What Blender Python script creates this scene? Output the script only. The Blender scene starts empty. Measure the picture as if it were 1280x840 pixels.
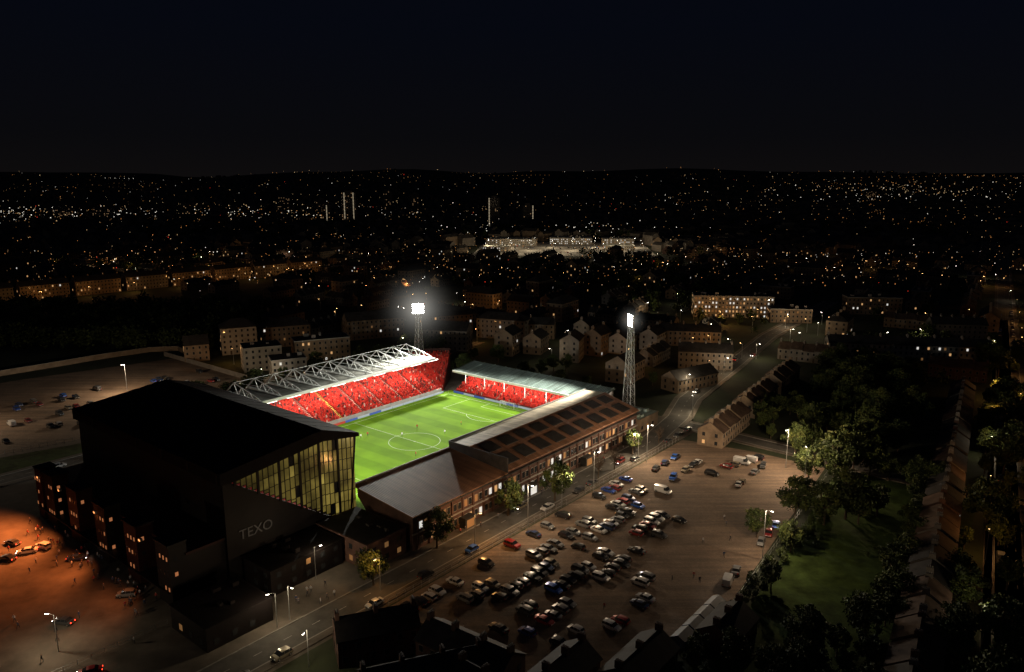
import bpy, math, random, bmesh
import numpy as np
from mathutils import Vector, Matrix
R=random.Random(7)
scene=bpy.context.scene
rad=math.radians
scene.view_settings.view_transform='Standard'
scene.view_settings.look='None'
scene.view_settings.exposure=0
# ------------------------------------------------------------------ stadium frame
CX,CY,ROT=-34.8,258.0,rad(51)
ca,sa=math.cos(ROT),math.sin(ROT)
def W(u,w): return (CX+u*ca-w*sa, CY+u*sa+w*ca)
def LOC(x,y): return ((x-CX)*ca+(y-CY)*sa, -(x-CX)*sa+(y-CY)*ca)
def hz(x,y):
    d=math.hypot(x,y)
    if y<0 or d<2000: return 0.0
    t=min(1,(d-2000)/4500.0); t=t*t*(3-2*t)
    n=0.80+0.14*math.sin(x*0.0009+1.3)+0.12*math.sin(x*0.0023+y*0.0007)+0.05*math.sin(x*0.006)
    return t*165*n
# ------------------------------------------------------------------ materials
def nodes(name):
    m=bpy.data.materials.new(name); m.use_nodes=True
    nt=m.node_tree; b=nt.nodes['Principled BSDF']; return m,nt,b
def M(name,col,rough=.8,var=.25,scale=.6,metal=0,spec=.3,bump=0):
    m,nt,b=nodes(name); N=nt.nodes; Lk=nt.links
    tc=N.new('ShaderNodeTexCoord'); no=N.new('ShaderNodeTexNoise'); no.inputs['Scale'].default_value=scale
    no.inputs['Detail'].default_value=8; no.inputs['Roughness'].default_value=.65
    Lk.new(tc.outputs['Object'],no.inputs['Vector'])
    r=N.new('ShaderNodeValToRGB'); r.color_ramp.elements[0].position=.3; r.color_ramp.elements[1].position=.7
    r.color_ramp.elements[0].color=(*[c*(1-var) for c in col],1); r.color_ramp.elements[1].color=(*[min(1,c*(1+var)) for c in col],1)
    Lk.new(no.outputs['Fac'],r.inputs['Fac']); Lk.new(r.outputs['Color'],b.inputs['Base Color'])
    b.inputs['Roughness'].default_value=rough; b.inputs['Metallic'].default_value=metal
    b.inputs['Specular IOR Level'].default_value=spec
    if bump:
        bp=N.new('ShaderNodeBump'); bp.inputs['Distance'].default_value=bump; bp.inputs['Strength'].default_value=.8
        Lk.new(no.outputs['Fac'],bp.inputs['Height']); Lk.new(bp.outputs['Normal'],b.inputs['Normal'])
    return m
def E(name,col,st):
    m,nt,b=nodes(name)
    b.inputs['Base Color'].default_value=(*[c*.3 for c in col],1)
    b.inputs['Emission Color'].default_value=(*col,1); b.inputs['Emission Strength'].default_value=st
    m.cycles.emission_sampling='NONE'
    return m
def OC(name,rough,metal=0,coat=0):
    m,nt,b=nodes(name); oi=nt.nodes.new('ShaderNodeObjectInfo')
    nt.links.new(oi.outputs['Color'],b.inputs['Base Color']); b.inputs['Roughness'].default_value=rough
    b.inputs['Metallic'].default_value=metal; b.inputs['Coat Weight'].default_value=coat
    return m
m_ground=M('ground_earth',(.02,.026,.011),.95,.6,.05)
m_asph=M('asphalt',(.06,.056,.05),.85,.4,.25)
m_pave=M('paving',(.09,.075,.06),.85,.5,.12)
m_kerb=M('kerb_stone',(.2,.19,.17),.8,.2,1)
m_paint=M('road_paint',(.35,.35,.33),.7,.4,1)
m_grass=M('rough_grass',(.03,.048,.012),.95,.65,.18,0,.1,.3)
m_conc=M('concrete',(.3,.28,.25),.85,.25,.3)
m_white=M('white_steel',(.75,.78,.75),.5,.08,.5)
m_black=M('dark_cladding',(.010,.0075,.0075),.6,.35,.15,0,.15)
m_blackroof=M('dark_roof_sheet',(.007,.005,.005),.8,.35,.1,0,.1)
m_maroon=M('maroon_cladding',(.03,.010,.009),.6,.3,.2,0,.15)
m_seat=M('red_seats',(.5,.024,.015),.6,.25,1.5)
m_step=M('terrace_step',(.2,.04,.03),.8,.3,1)
m_yel=M('yellow_gangway',(.65,.42,.07),.7,.2,1)
m_gang=M('grey_gangway',(.38,.17,.13),.8,.2,1)
m_metal=M('galvanised_steel',(.35,.36,.36),.45,.15,.6,.6)
m_slate=M('slate_roof',(.035,.032,.03),.8,.45,.35,0,.15)
m_tile=M('brown_roof_tile',(.075,.05,.037),.85,.45,.35,0,.15)
m_gran=M('grey_granite',(.15,.13,.11),.85,.35,.25)
m_tan=M('tan_harling',(.18,.13,.088),.9,.35,.25)
m_harl=M('pale_harling',(.28,.25,.21),.9,.25,.25)
m_brick=M('brown_brick',(.085,.045,.035),.85,.4,.5)
m_trim=M('painted_trim',(.28,.26,.23),.6,.15,1)
m_bark=M('bark',(.07,.05,.035),.95,.3,2)
m_skin=M('skin',(.5,.3,.22),.6,.1,3)
m_hair=M('hair',(.03,.02,.015),.8,.2,3)
m_trou=M('dark_trousers',(.025,.028,.04),.85,.2,3)
m_rub=M('tyre_rubber',(.02,.02,.02),.8,.2,3)
m_glass=M('dark_glass',(.02,.022,.025),.1,.1,1,0,.5)
m_alloy=M('alloy_wheel',(.4,.4,.4),.3,.1,3,.8)
m_car=OC('car_paint',.3,.25,.6)
m_cloth=OC('jacket_cloth',.85)
m_tail=M('red_lamp_lens',(.4,.01,.01),.2,.1,3)
m_head=M('clear_lamp_lens',(.7,.7,.7),.1,.05,3)
e_warm=E('window_lit_warm',(1,.55,.22),.55)
e_warm2=E('window_lit_dim',(1,.5,.18),.12)
e_cool=E('window_lit_cool',(.95,.92,.85),.7)
e_beam=E('headlamp_lit',(1,.95,.85),12); e_brake=E('tail_lamp_lit',(1,.05,.02),5)
e_lampW=E('lamp_lens_white',(1,.93,.8),22)
e_lampO=E('lamp_lens_warm',(1,.6,.22),12)
e_flood=E('floodlight_lens',(1,.98,.93),60)
m_l1=M('leaf_dark',(.024,.036,.009),.7,.4,.8); m_l2=M('leaf_mid',(.045,.065,.014),.7,.4,.8); m_l3=M('leaf_light',(.08,.092,.02),.7,.4,.8)
def corr(name,col,scale,depth=.35,axis='X',dirt=.3):
    m=M(name,col,.6,dirt,.12); nt=m.node_tree; b=nt.nodes['Principled BSDF']
    tc=nt.nodes.new('ShaderNodeTexCoord'); wv=nt.nodes.new('ShaderNodeTexWave'); wv.bands_direction=axis
    wv.inputs['Scale'].default_value=scale; wv.inputs['Distortion'].default_value=.15
    nt.links.new(tc.outputs['Object'],wv.inputs['Vector'])
    mx=nt.nodes.new('ShaderNodeMixRGB'); mx.blend_type='MULTIPLY'; mx.inputs['Fac'].default_value=depth
    src=b.inputs['Base Color'].links[0].from_socket
    nt.links.new(src,mx.inputs['Color1']); nt.links.new(wv.outputs['Color'],mx.inputs['Color2'])
    ns=nt.nodes.new('ShaderNodeTexNoise'); mp=nt.nodes.new('ShaderNodeMapping'); mp.inputs['Scale'].default_value=(.9,.05,.3) if axis=='X' else (.05,.9,.3)
    nt.links.new(tc.outputs['Object'],mp.inputs['Vector']); nt.links.new(mp.outputs['Vector'],ns.inputs['Vector']); ns.inputs['Scale'].default_value=1.2; ns.inputs['Detail'].default_value=6
    r=nt.nodes.new('ShaderNodeValToRGB'); r.color_ramp.elements[0].position=.35; r.color_ramp.elements[0].color=(.45,.42,.38,1); r.color_ramp.elements[1].position=.62
    nt.links.new(ns.outputs['Fac'],r.inputs['Fac'])
    m2=nt.nodes.new('ShaderNodeMixRGB'); m2.blend_type='MULTIPLY'; m2.inputs['Fac'].default_value=.7
    nt.links.new(mx.outputs['Color'],m2.inputs['Color1']); nt.links.new(r.outputs['Color'],m2.inputs['Color2'])
    nt.links.new(m2.outputs['Color'],b.inputs['Base Color'])
    bp=nt.nodes.new('ShaderNodeBump'); bp.inputs['Distance'].default_value=.08; bp.inputs['Strength'].default_value=.6
    nt.links.new(wv.outputs['Fac'],bp.inputs['Height']); nt.links.new(bp.outputs['Normal'],b.inputs['Normal'])
    return m
m_roofS=corr('pale_roof_sheet',(.42,.43,.38),.5,.4,'X')
m_roofM=corr('green_grey_roof_sheet',(.32,.42,.38),.35,.6,'Y')
m_roofB=corr('brown_roof_sheet',(.36,.18,.1),.5,.45,'X')
m_roofW=corr('cream_roof_sheet',(.75,.62,.45),.4,.2,'X')
# ------------------------------------------------------------------ mesh builder
class MB:
    def __init__(s): s.v=[];s.f=[];s.m=[]
    def q(s,pts,mi=0):
        n=len(s.v); s.v.extend(pts); s.f.append(tuple(range(n,n+len(pts)))); s.m.append(mi)
    def hexa(s,p,mi=0):
        n=len(s.v); s.v.extend(p)
        for f in ((0,3,2,1),(4,5,6,7),(0,1,5,4),(1,2,6,5),(2,3,7,6),(3,0,4,7)):
            s.f.append(tuple(n+i for i in f)); s.m.append(mi)
    def box(s,x0,x1,y0,y1,z0,z1,mi=0):
        s.hexa([(x0,y0,z0),(x1,y0,z0),(x1,y1,z0),(x0,y1,z0),(x0,y0,z1),(x1,y0,z1),(x1,y1,z1),(x0,y1,z1)],mi)
    def obox(s,c,sz,a,mi=0,taper=1.0):
        cc,ss=math.cos(a),math.sin(a); P=[]
        for z,k in ((0,1),(sz[2],taper)):
            for dx,dy in ((-1,-1),(1,-1),(1,1),(-1,1)):
                x=dx*sz[0]/2*k;y=dy*sz[1]/2*k
                P.append((c[0]+x*cc-y*ss,c[1]+x*ss+y*cc,c[2]+z))
        s.hexa(P,mi)
    def beam(s,p,q,r1,r2=None,mi=0,n=4):
        if r2 is None:r2=r1
        p=Vector(p);q=Vector(q);d=(q-p)
        if d.length<1e-6:return
        d.normalize(); a=d.orthogonal().normalized(); b=d.cross(a)
        k=len(s.v)
        for c,r in ((p,r1),(q,r2)):
            for i in range(n):
                t=2*math.pi*i/n; s.v.append(tuple(c+a*math.cos(t)*r+b*math.sin(t)*r))
        for i in range(n):
            j=(i+1)%n; s.f.append((k+i,k+j,k+n+j,k+n+i)); s.m.append(mi)
        s.f.append(tuple(k+i for i in range(n))[::-1]); s.m.append(mi)
        s.f.append(tuple(k+n+i for i in range(n))); s.m.append(mi)
    def prism(s,prof,x0,x1,axis,mi=0):
        n=len(prof)
        def P(h,z,t): return (t,h,z) if axis=='x' else (h,t,z)
        k=len(s.v); s.v.extend([P(h,z,x0) for h,z in prof]); s.v.extend([P(h,z,x1) for h,z in prof])
        for i in range(n):
            j=(i+1)%n; s.f.append((k+i,k+j,k+n+j,k+n+i)); s.m.append(mi)
        s.f.append(tuple(range(k,k+n))); s.m.append(mi); s.f.append(tuple(range(k+n,k+2*n))); s.m.append(mi)
    def octa(s,c,r,mi=0):
        k=len(s.v); x,y,z=c
        s.v.extend([(x+r,y,z),(x,y+r,z),(x-r,y,z),(x,y-r,z),(x,y,z+r),(x,y,z-r)])
        for i in range(4):
            j=(i+1)%4; s.f.append((k+i,k+j,k+4)); s.f.append((k+j,k+i,k+5)); s.m+= [mi,mi]
    def mesh(s,name,mats,smooth=False):
        me=bpy.data.meshes.new(name); me.from_pydata(s.v,[],s.f)
        for m in mats: me.materials.append(m)
        me.polygons.foreach_set('material_index',s.m)
        if smooth: me.polygons.foreach_set('use_smooth',[True]*len(s.f))
        me.update(); return me
    def obj(s,name,mats,loc=(0,0,0),rz=0,parent=None,smooth=False):
        return place(s.mesh(name,mats,smooth),name,loc,rz,parent)
def place(me,name,loc=(0,0,0),rz=0,parent=None,scale=1,color=None):
    o=bpy.data.objects.new(name,me); scene.collection.objects.link(o)
    o.location=loc; o.rotation_euler=(0,0,rz)
    if scale!=1: o.scale=(scale,)*3
    if color: o.color=(*color,1)
    if parent: o.parent=parent
    return o
def empty(name,loc=(0,0,0),rz=0):
    o=bpy.data.objects.new(name,None); scene.collection.objects.link(o); o.location=loc; o.rotation_euler=(0,0,rz); o.empty_display_size=.1
    return o
def stadE(name): return empty(name,(CX,CY,0),ROT)
# ------------------------------------------------------------------ lights
def spot(u,w,z,tu,tw,tz,power,size,blend,col,parent,rad_=1.0):
    L=bpy.data.lights.new('flood_beam','SPOT'); L.energy=power; L.spot_size=rad(size); L.spot_blend=blend; L.color=col; L.shadow_soft_size=rad_
    o=bpy.data.objects.new('flood_beam',L); scene.collection.objects.link(o)
    o.location=(u,w,z); o.rotation_euler=Vector((tu-u,tw-w,tz-z)).to_track_quat('-Z','Y').to_euler(); o.parent=parent
    return o
def point(loc,power,col,parent=None,r=.25):
    L=bpy.data.lights.new('lamp_light','POINT'); L.energy=power; L.color=col; L.shadow_soft_size=r
    o=bpy.data.objects.new('lamp_light',L); scene.collection.objects.link(o); o.location=loc
    if parent:o.parent=parent
    return o
# ------------------------------------------------------------------ world
w=bpy.data.worlds.new('World'); scene.world=w; w.use_nodes=True; nt=w.node_tree; bg=nt.nodes['Background']
tc=nt.nodes.new('ShaderNodeTexCoord'); sx=nt.nodes.new('ShaderNodeSeparateXYZ'); cr=nt.nodes.new('ShaderNodeValToRGB')
nt.links.new(tc.outputs['Generated'],sx.inputs[0]); nt.links.new(sx.outputs['Z'],cr.inputs['Fac']); nt.links.new(cr.outputs['Color'],bg.inputs['Color'])
e=cr.color_ramp.elements; e[0].position=0;e[0].color=(.0042,.0036,.0037,1); e[1].position=.45; e[1].color=(.0018,.0028,.0062,1)
x=e.new(.05);x.color=(.0028,.0028,.0036,1); x=e.new(.18); x.color=(.0017,.0024,.005,1)
bg.inputs['Strength'].default_value=1.0
S=bpy.data.lights.new('sun','SUN'); S.energy=.012; S.angle=rad(8); S.color=(.85,.88,1)
so=bpy.data.objects.new('fill_sun',S); scene.collection.objects.link(so); so.rotation_euler=(rad(50),0,rad(-40))  # weak fill added to give the roofs some shape
# ------------------------------------------------------------------ terrain
g=MB(); xs=[-9500+i*190 for i in range(101)]; ys=[-1200+i*150 for i in range(81)]
for y in ys:
    for x in xs: g.v.append((x,y,hz(x,y)))
nx=len(xs)
for j in range(len(ys)-1):
    for i in range(nx-1):
        k=j*nx+i; g.f.append((k,k+1,k+nx+1,k+nx)); g.m.append(0)
g.obj('ground',[m_ground],smooth=True)
def sheet(name,pts,z,mat):
    b=MB(); b.q([(x,y,z) for x,y in pts]); return b.obj(name,[mat])
m_grav,nt,b=nodes('gravel'); N=nt.nodes;Lk=nt.links
tc=N.new('ShaderNodeTexCoord'); n1=N.new('ShaderNodeTexNoise'); n1.inputs['Scale'].default_value=.035; n1.inputs['Detail'].default_value=12; n1.inputs['Roughness'].default_value=.72
n2=N.new('ShaderNodeTexNoise'); n2.inputs['Scale'].default_value=1.2; n2.inputs['Detail'].default_value=8; n2.inputs['Roughness'].default_value=.8
mp=N.new('ShaderNodeMapping'); mp.inputs['Rotation'].default_value=(0,0,-ROT-.08); mp.inputs['Scale'].default_value=(.02,.55,1)
n3=N.new('ShaderNodeTexNoise'); n3.inputs['Scale'].default_value=1; n3.inputs['Detail'].default_value=7; n3.inputs['Distortion'].default_value=.6
for q_ in (n1,n2,mp): Lk.new(tc.outputs['Object'],q_.inputs['Vector'])
Lk.new(mp.outputs['Vector'],n3.inputs['Vector'])
r1=N.new('ShaderNodeValToRGB'); r1.color_ramp.elements[0].position=.38; r1.color_ramp.elements[1].position=.64
r1.color_ramp.elements[0].color=(.115,.075,.048,1); r1.color_ramp.elements[1].color=(.24,.165,.112,1)
Lk.new(n1.outputs['Fac'],r1.inputs['Fac'])
r2=N.new('ShaderNodeValToRGB'); r2.color_ramp.elements[0].position=.3; r2.color_ramp.elements[0].color=(.45,.45,.45,1); r2.color_ramp.elements[1].position=.65
Lk.new(n2.outputs['Fac'],r2.inputs['Fac'])
r3=N.new('ShaderNodeValToRGB'); r3.color_ramp.elements[0].position=.4; r3.color_ramp.elements[0].color=(.62,.62,.62,1); r3.color_ramp.elements[1].position=.6
Lk.new(n3.outputs['Fac'],r3.inputs['Fac'])
mx=N.new('ShaderNodeMixRGB'); mx.blend_type='MULTIPLY'; mx.inputs['Fac'].default_value=.85
Lk.new(r1.outputs['Color'],mx.inputs['Color1']); Lk.new(r2.outputs['Color'],mx.inputs['Color2'])
mx2=N.new('ShaderNodeMixRGB'); mx2.blend_type='MULTIPLY'; mx2.inputs['Fac'].default_value=.9
Lk.new(mx.outputs['Color'],mx2.inputs['Color1']); Lk.new(r3.outputs['Color'],mx2.inputs['Color2'])
Lk.new(mx2.outputs['Color'],b.inputs['Base Color']); b.inputs['Roughness'].default_value=.9
bp=N.new('ShaderNodeBump'); bp.inputs['Distance'].default_value=.12; Lk.new(n2.outputs['Fac'],bp.inputs['Height']); Lk.new(bp.outputs['Normal'],b.inputs['Normal'])
def lsheet(name,loc,z,mat):
    return sheet(name,[W(*p) for p in loc],z,mat)
lsheet('stadium_forecourt',[(-190,-73),(82,-73),(82,64),(60,100),(-190,100)],.02,m_pave)
lsheet('gravel_car_park',[(-78,-73.5),(62,-73.5),(66,-98),(66,-122),(-30,-131),(-62,-129),(-78,-118)],.05,m_grav)
lsheet('overflow_car_park',[(-100,100),(-40,88),(12,96),(12,190),(-60,205),(-130,200)],.05,m_grav)
lsheet('verge_grass',[(-170,80),(-102,80),(-60,79),(-66,88),(-102,97),(-170,99)],.07,m_grass)
lsheet('rough_grass_field',[(-95,-133),(-30,-135),(66,-126),(70,-165),(-110,-172)],.04,m_grass)
# ------------------------------------------------------------------ roads
def road(pts,wd,name='road',line=True,side=2.2):
    b=MB(); n=len(pts); nr=[]
    for i in range(n):
        a=Vector(pts[max(0,i-1)]); c=Vector(pts[min(n-1,i+1)]); d=(c-a).normalized(); nr.append(Vector((-d.y,d.x)))
    def off(i,o): p=Vector(pts[i])+nr[i]*o; return (p.x,p.y)
    h=wd/2
    for i in range(n-1):
        def st(o0,o1,z,mi):
            A=off(i,o0);B=off(i+1,o0);C=off(i+1,o1);D=off(i,o1)
            b.q([(D[0],D[1],z),(C[0],C[1],z),(B[0],B[1],z),(A[0],A[1],z)],mi)
        st(-h,h,.09,0)
        for s in (1,-1):
            o0,o1,o2=s*h,s*(h+.3),s*(h+side)
            st(min(o0,o1),max(o0,o1),.21,1); st(min(o1,o2),max(o1,o2),.205,2)
            A=off(i,o0);B=off(i+1,o0); b.q([(*A,.08),(*B,.08),(*B,.21),(*A,.21)],1)
            A=off(i,o2);B=off(i+1,o2); b.q([(*A,.0),(*B,.0),(*B,.205),(*A,.205)],2)
        if line:
            A=Vector(pts[i]);B=Vector(pts[i+1]); L=(B-A).length; d=(B-A)/L; nn=Vector((-d.y,d.x)); t=1
            while t<L-3:
                p=A+d*t;q=A+d*(t+2)
                b.q([(*(p-nn*.06),.098),(*(q-nn*.06),.098),(*(q+nn*.06),.098),(*(p+nn*.06),.098)],3); t+=7
    return b.obj(name,[m_asph,m_kerb,m_pave,m_paint])
road([W(-185,-66),W(-60,-66),W(50,-66),W(85,-60),W(110,-52),W(180,-42),W(262,-29),W(420,-18)],7.5)
road([W(-220,74),W(-100,74),W(0,74),W(60,82),W(140,95)],7)
c_=(.532,.847); CA=math.atan2(.847,.532)
def cdir(p,t,o=0): return (p[0]+c_[0]*t-c_[1]*o, p[1]+c_[1]*t+c_[0]*o)
road([cdir((148,210),t) for t in (-160,0,200,460,900)],9)
road([cdir((102,140),t) for t in (-40,30,150,420)],6)
road([W(78,-66),W(74,-135),W(70,-190)],6.5,line=False)
# ------------------------------------------------------------------ pitch
m_pitch,nt,b=nodes('pitch_turf'); N=nt.nodes;Lk=nt.links
tc=N.new('ShaderNodeTexCoord'); sp=N.new('ShaderNodeSeparateXYZ'); Lk.new(tc.outputs['Object'],sp.inputs[0])
def stripe(sock,per):
    ma=N.new('ShaderNodeMath'); ma.operation='MULTIPLY'; ma.inputs[1].default_value=math.pi/per; Lk.new(sp.outputs[sock],ma.inputs[0])
    mb_=N.new('ShaderNodeMath'); mb_.operation='SINE'; Lk.new(ma.outputs[0],mb_.inputs[0])
    mc=N.new('ShaderNodeMath'); mc.operation='MULTIPLY_ADD'; mc.inputs[1].default_value=3; mc.inputs[2].default_value=.5; mc.use_clamp=True; Lk.new(mb_.outputs[0],mc.inputs[0]); return mc
mc=stripe('X',5.5)
mr=N.new('ShaderNodeMixRGB'); mr.inputs['Color1'].default_value=(.092,.185,.006,1); mr.inputs['Color2'].default_value=(.115,.225,.008,1); Lk.new(mc.outputs[0],mr.inputs['Fac'])
nn=N.new('ShaderNodeTexNoise'); nn.inputs['Scale'].default_value=.12; nn.inputs['Detail'].default_value=10; Lk.new(tc.outputs['Object'],nn.inputs['Vector'])
m3=N.new('ShaderNodeMixRGB'); m3.blend_type='OVERLAY'; m3.inputs['Fac'].default_value=.45; Lk.new(mr.outputs['Color'],m3.inputs['Color1']); Lk.new(nn.outputs['Fac'],m3.inputs['Color2'])
Lk.new(m3.outputs['Color'],b.inputs['Base Color']); b.inputs['Roughness'].default_value=.9; b.inputs['Specular IOR Level'].default_value=.1
P=stadE('football_pitch')
b=MB(); b.q([(-57,-36.5,.06),(57,-36.5,.06),(57,36.5,.06),(-57,36.5,.06)]); b.obj('turf',[m_pitch],parent=P)
b=MB(); lw=.08; z=.075
def ln(x0,y0,x1,y1):
    b.q([(min(x0,x1)-lw,min(y0,y1)-lw,z),(max(x0,x1)+lw,min(y0,y1)-lw,z),(max(x0,x1)+lw,max(y0,y1)+lw,z),(min(x0,x1)-lw,max(y0,y1)+lw,z)])
ln(-52,-33,52,-33);ln(-52,33,52,33);ln(0,-33,0,33)
for s in (-1,1):
    ln(52*s,-33,52*s,33);ln(52*s,-20.2,35.5*s,-20.2);ln(52*s,20.2,35.5*s,20.2);ln(35.5*s,-20.2,35.5*s,20.2)
    ln(52*s,-9.2,46.5*s,-9.2);ln(52*s,9.2,46.5*s,9.2);ln(46.5*s,-9.2,46.5*s,9.2)
def arc(cx,cy,r,a0,a1,n=48):
    for i in range(n):
        t0=a0+(a1-a0)*i/n;t1=a0+(a1-a0)*(i+1)/n
        f=lambda t,rr:(cx+rr*math.cos(t),cy+rr*math.sin(t),z+.004)
        b.q([f(t0,r-lw),f(t0,r+lw),f(t1,r+lw),f(t1,r-lw)])
arc(0,0,9.15,0,2*math.pi); arc(41,0,9.15,math.pi-.93,math.pi+.93,16); arc(-41,0,9.15,-.93,.93,16); arc(0,0,.25,0,6.28,10)
b.obj('pitch_lines',[M('white_line_paint',(.5,.58,.4),.8,.1)],parent=P)
for s in (-1,1):
    b=MB(); x=52*s
    for y in(-3.66,3.66): b.beam((x,y,.05),(x,y,2.44),.09)
    b.beam((x,-3.66,2.44),(x,3.66,2.44),.09)
    for y in(-3.66,3.66):
        b.beam((x,y,2.44),(x+1.2*s,y,2.4),.04); b.beam((x+1.2*s,y,2.4),(x+2.2*s,y,.06),.04)
    for i in range(16):
        y=-3.66+7.32*i/15; b.beam((x+1.2*s,y,2.4),(x+2.2*s,y,.06),.012); b.beam((x,y,2.42),(x+1.2*s,y,2.4),.012)
    for i in range(7):
        t=i/6; b.beam((x+(1.2+t)*s,-3.66,2.4-2.34*t),(x+(1.2+t)*s,3.66,2.4-2.34*t),.012)
    b.obj('goal_frame',[m_white],(CX,CY,0),ROT)
b=MB()
for x,y in((-52,-33),(52,-33),(52,33),(-52,33)):
    b.beam((x,y,.06),(x,y,1.6),.03); b.q([(x,y,1.6),(x+.4,y,1.45),(x,y,1.3)],1)
b.obj('corner_flags',[m_white,m_seat],parent=P)
ebd=[E('board_white',(.7,.8,.9),.25),E('board_red',(.8,.08,.05),.3),E('board_blue',(.1,.2,.7),.25)]
A=stadE('advertising_boards'); b=MB()
def boards(p0,p1,n):
    for i in range(n):
        a=[p0[k]+(p1[k]-p0[k])*i/n for k in(0,1)]; c=[p0[k]+(p1[k]-p0[k])*(i+.97)/n for k in(0,1)]
        dx,dy=c[0]-a[0],c[1]-a[1]; l=math.hypot(dx,dy); ang=math.atan2(dy,dx)
        b.obox(((a[0]+c[0])/2,(a[1]+c[1])/2,.07),(l,.12,.85),ang,R.choice([0,0,1,0,2]))
boards((-50,35.8),(52,35.8),17); boards((55.2,-33),(55.2,33),11); boards((-50,-35.8),(52,-35.8),17); boards((-55,-33),(-55,33),11)
b.obj('board_panels',ebd,parent=A)
# ------------------------------------------------------------------ crowd helper
crowd_m=[M('fan_red',(.55,.03,.016),.8,.2,2),M('fan_dark',(.05,.022,.02),.8,.3,2),M('fan_white',(.5,.36,.3),.8,.2,2),M('skin_crowd',(.42,.17,.11),.7,.2,2),M('fan_maroon',(.26,.016,.012),.8,.2,2)]
def fan(b,x,y,z,ang):
    mi=R.choices([0,4,1,2],[60,24,12,4])[0]; s=R.random()<.2
    hh=.75 if not s else 1.25
    b.obox((x,y,z),(.46,.32,hh),ang,mi,.8); b.octa((x+R.uniform(-.05,.05),y,z+hh+.12),.13,3 if R.random()<.6 else 1)
def rows_x(b,c,u0,u1,w0,dirn,n,tread,rise,z0,blocks,occ,yel=None):
    for i in range(n):
        wa=w0+dirn*i*tread; wb=wa+dirn*tread; zt=z0+i*rise
        b.box(u0,u1,min(wa,wb),max(wa,wb),0 if i==0 else max(0,zt-1),zt,1)
        bw=(u1-u0)/blocks
        for k in range(blocks):
            a=u0+k*bw+.8;e_=u0+(k+1)*bw-.8
            wm=wa+dirn*tread*.62; oc=occ*(1 if k%3 else .75)*(.35 if i in (13,14) else 1)
            b.box(a,e_,min(wm,wm+dirn*.1),max(wm,wm+dirn*.1),zt,zt+.72,0)
            b.box(a,e_,min(wm-dirn*.4,wm),max(wm-dirn*.4,wm),zt+.35,zt+.42,0)
            x=a+.3
            while x<e_:
                if R.random()<oc: fan(c,x,wm-dirn*.25,zt+.3,0)
                x+=.56
        for k in range(1,blocks):
            b.box(u0+k*bw-.65,u0+k*bw+.65,min(wa,wb),max(wa,wb),zt,zt+.03,2 if k==yel else 4)
T=stadE('football_stand'); b=MB(); c=MB()
rows_x(b,c,-34,52,37.5,1,27,.82,.39,1.0,8,.7,3)
b.box(-34,52,59.7,61,0,13.6,3); b.box(-35,-34,38,61,0,3,3)
b.prism([(38,0),(61,0),(61,13.5),(59,12),(38,1.6)],-35.4,-35,'x',3)
b.box(-34,52,37,37.3,0,1.9,3)
b.obj('seating',[m_seat,m_step,m_yel,m_conc,m_gang],parent=T); c.obj('spectator_crowd',crowd_m,parent=T)
b=MB()
b.hexa([(-34,42,14.1),(53,42,14.1),(53,64,13.5),(-34,64,13.5),(-34,42,14.4),(53,42,14.4),(53,64,13.8),(-34,64,13.8)],0)
b.box(-34,53,41.5,42,13.7,14.8,1)
for i in range(11): b.box(-33.5+i*8.6,-32.9+i*8.6,42,64,13.9,14.55,1)
u=-33.5
while u<54:
    pts_b=[(42.5,14.5),(47,14.4),(52,14.3),(57,14.2),(62,14.0),(65,13.9)]
    pts_t=[(44.7,15.5),(49.5,16.6),(54.5,17.6),(59.5,18.6)]
    nodes_=[pts_b[0],pts_t[0],pts_b[1],pts_t[1],pts_b[2],pts_t[2],pts_b[3],pts_t[3],pts_b[5]]
    for p,q in zip(nodes_[:-1],nodes_[1:]): b.beam((u,p[0],p[1]),(u,q[0],q[1]),.15,mi=2)
    for p,q in zip(pts_t[:-1],pts_t[1:]): b.beam((u,p[0],p[1]),(u,q[0],q[1]),.2,mi=2)
    b.beam((u,42.5,14.5),(u,44.7,15.5),.2,mi=2); b.beam((u,42.5,14.5),(u,65,13.9),.18,mi=2)
    b.beam((u,59.5,18.6),(u,65.5,13.9),.22,mi=2); b.beam((u,65.5,14),(u,66.5,0),.25,mi=2)
    u+=8.6
b.beam((-33.5,59.5,18.6),(52.5,59.5,18.6),.1,mi=2)
u=-33.5
while u<51:
    b.beam((u,59.5,18.6),(u+8.6,49.5,16.6),.07,mi=2); u+=8.6
for i in range(9): b.box(-33+i*10.3,-27+i*10.3,42.3,42.7,13.3,13.6,3)
b.obj('trussed_roof',[m_roofS,m_white,m_white,E('strip_lamp',(1,.97,.9),5)],parent=T)
def area(u,w,z,tu,tw,tz,sx_,sy_,power,col,parent):
    L=bpy.data.lights.new('roof_lamp','AREA'); L.shape='RECTANGLE'; L.size=sx_; L.size_y=sy_; L.energy=power; L.color=col
    o=bpy.data.objects.new('roof_lamp',L); scene.collection.objects.link(o); o.location=(u,w,z); o.parent=parent
    d=Vector((tu-u,tw-w,tz-z)).normalized(); yx=Vector((1,0,0)) if abs(tu-u)<.1 else Vector((0,1,0))
    zz=-d; xx=(yx-zz*yx.dot(zz)).normalized(); yy=zz.cross(xx)
    o.rotation_euler=Matrix((xx,yy,zz)).transposed().to_euler(); return o
area(9,43,13.0,9,50,5,80,.6,13000,(1,.92,.82),T)
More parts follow.
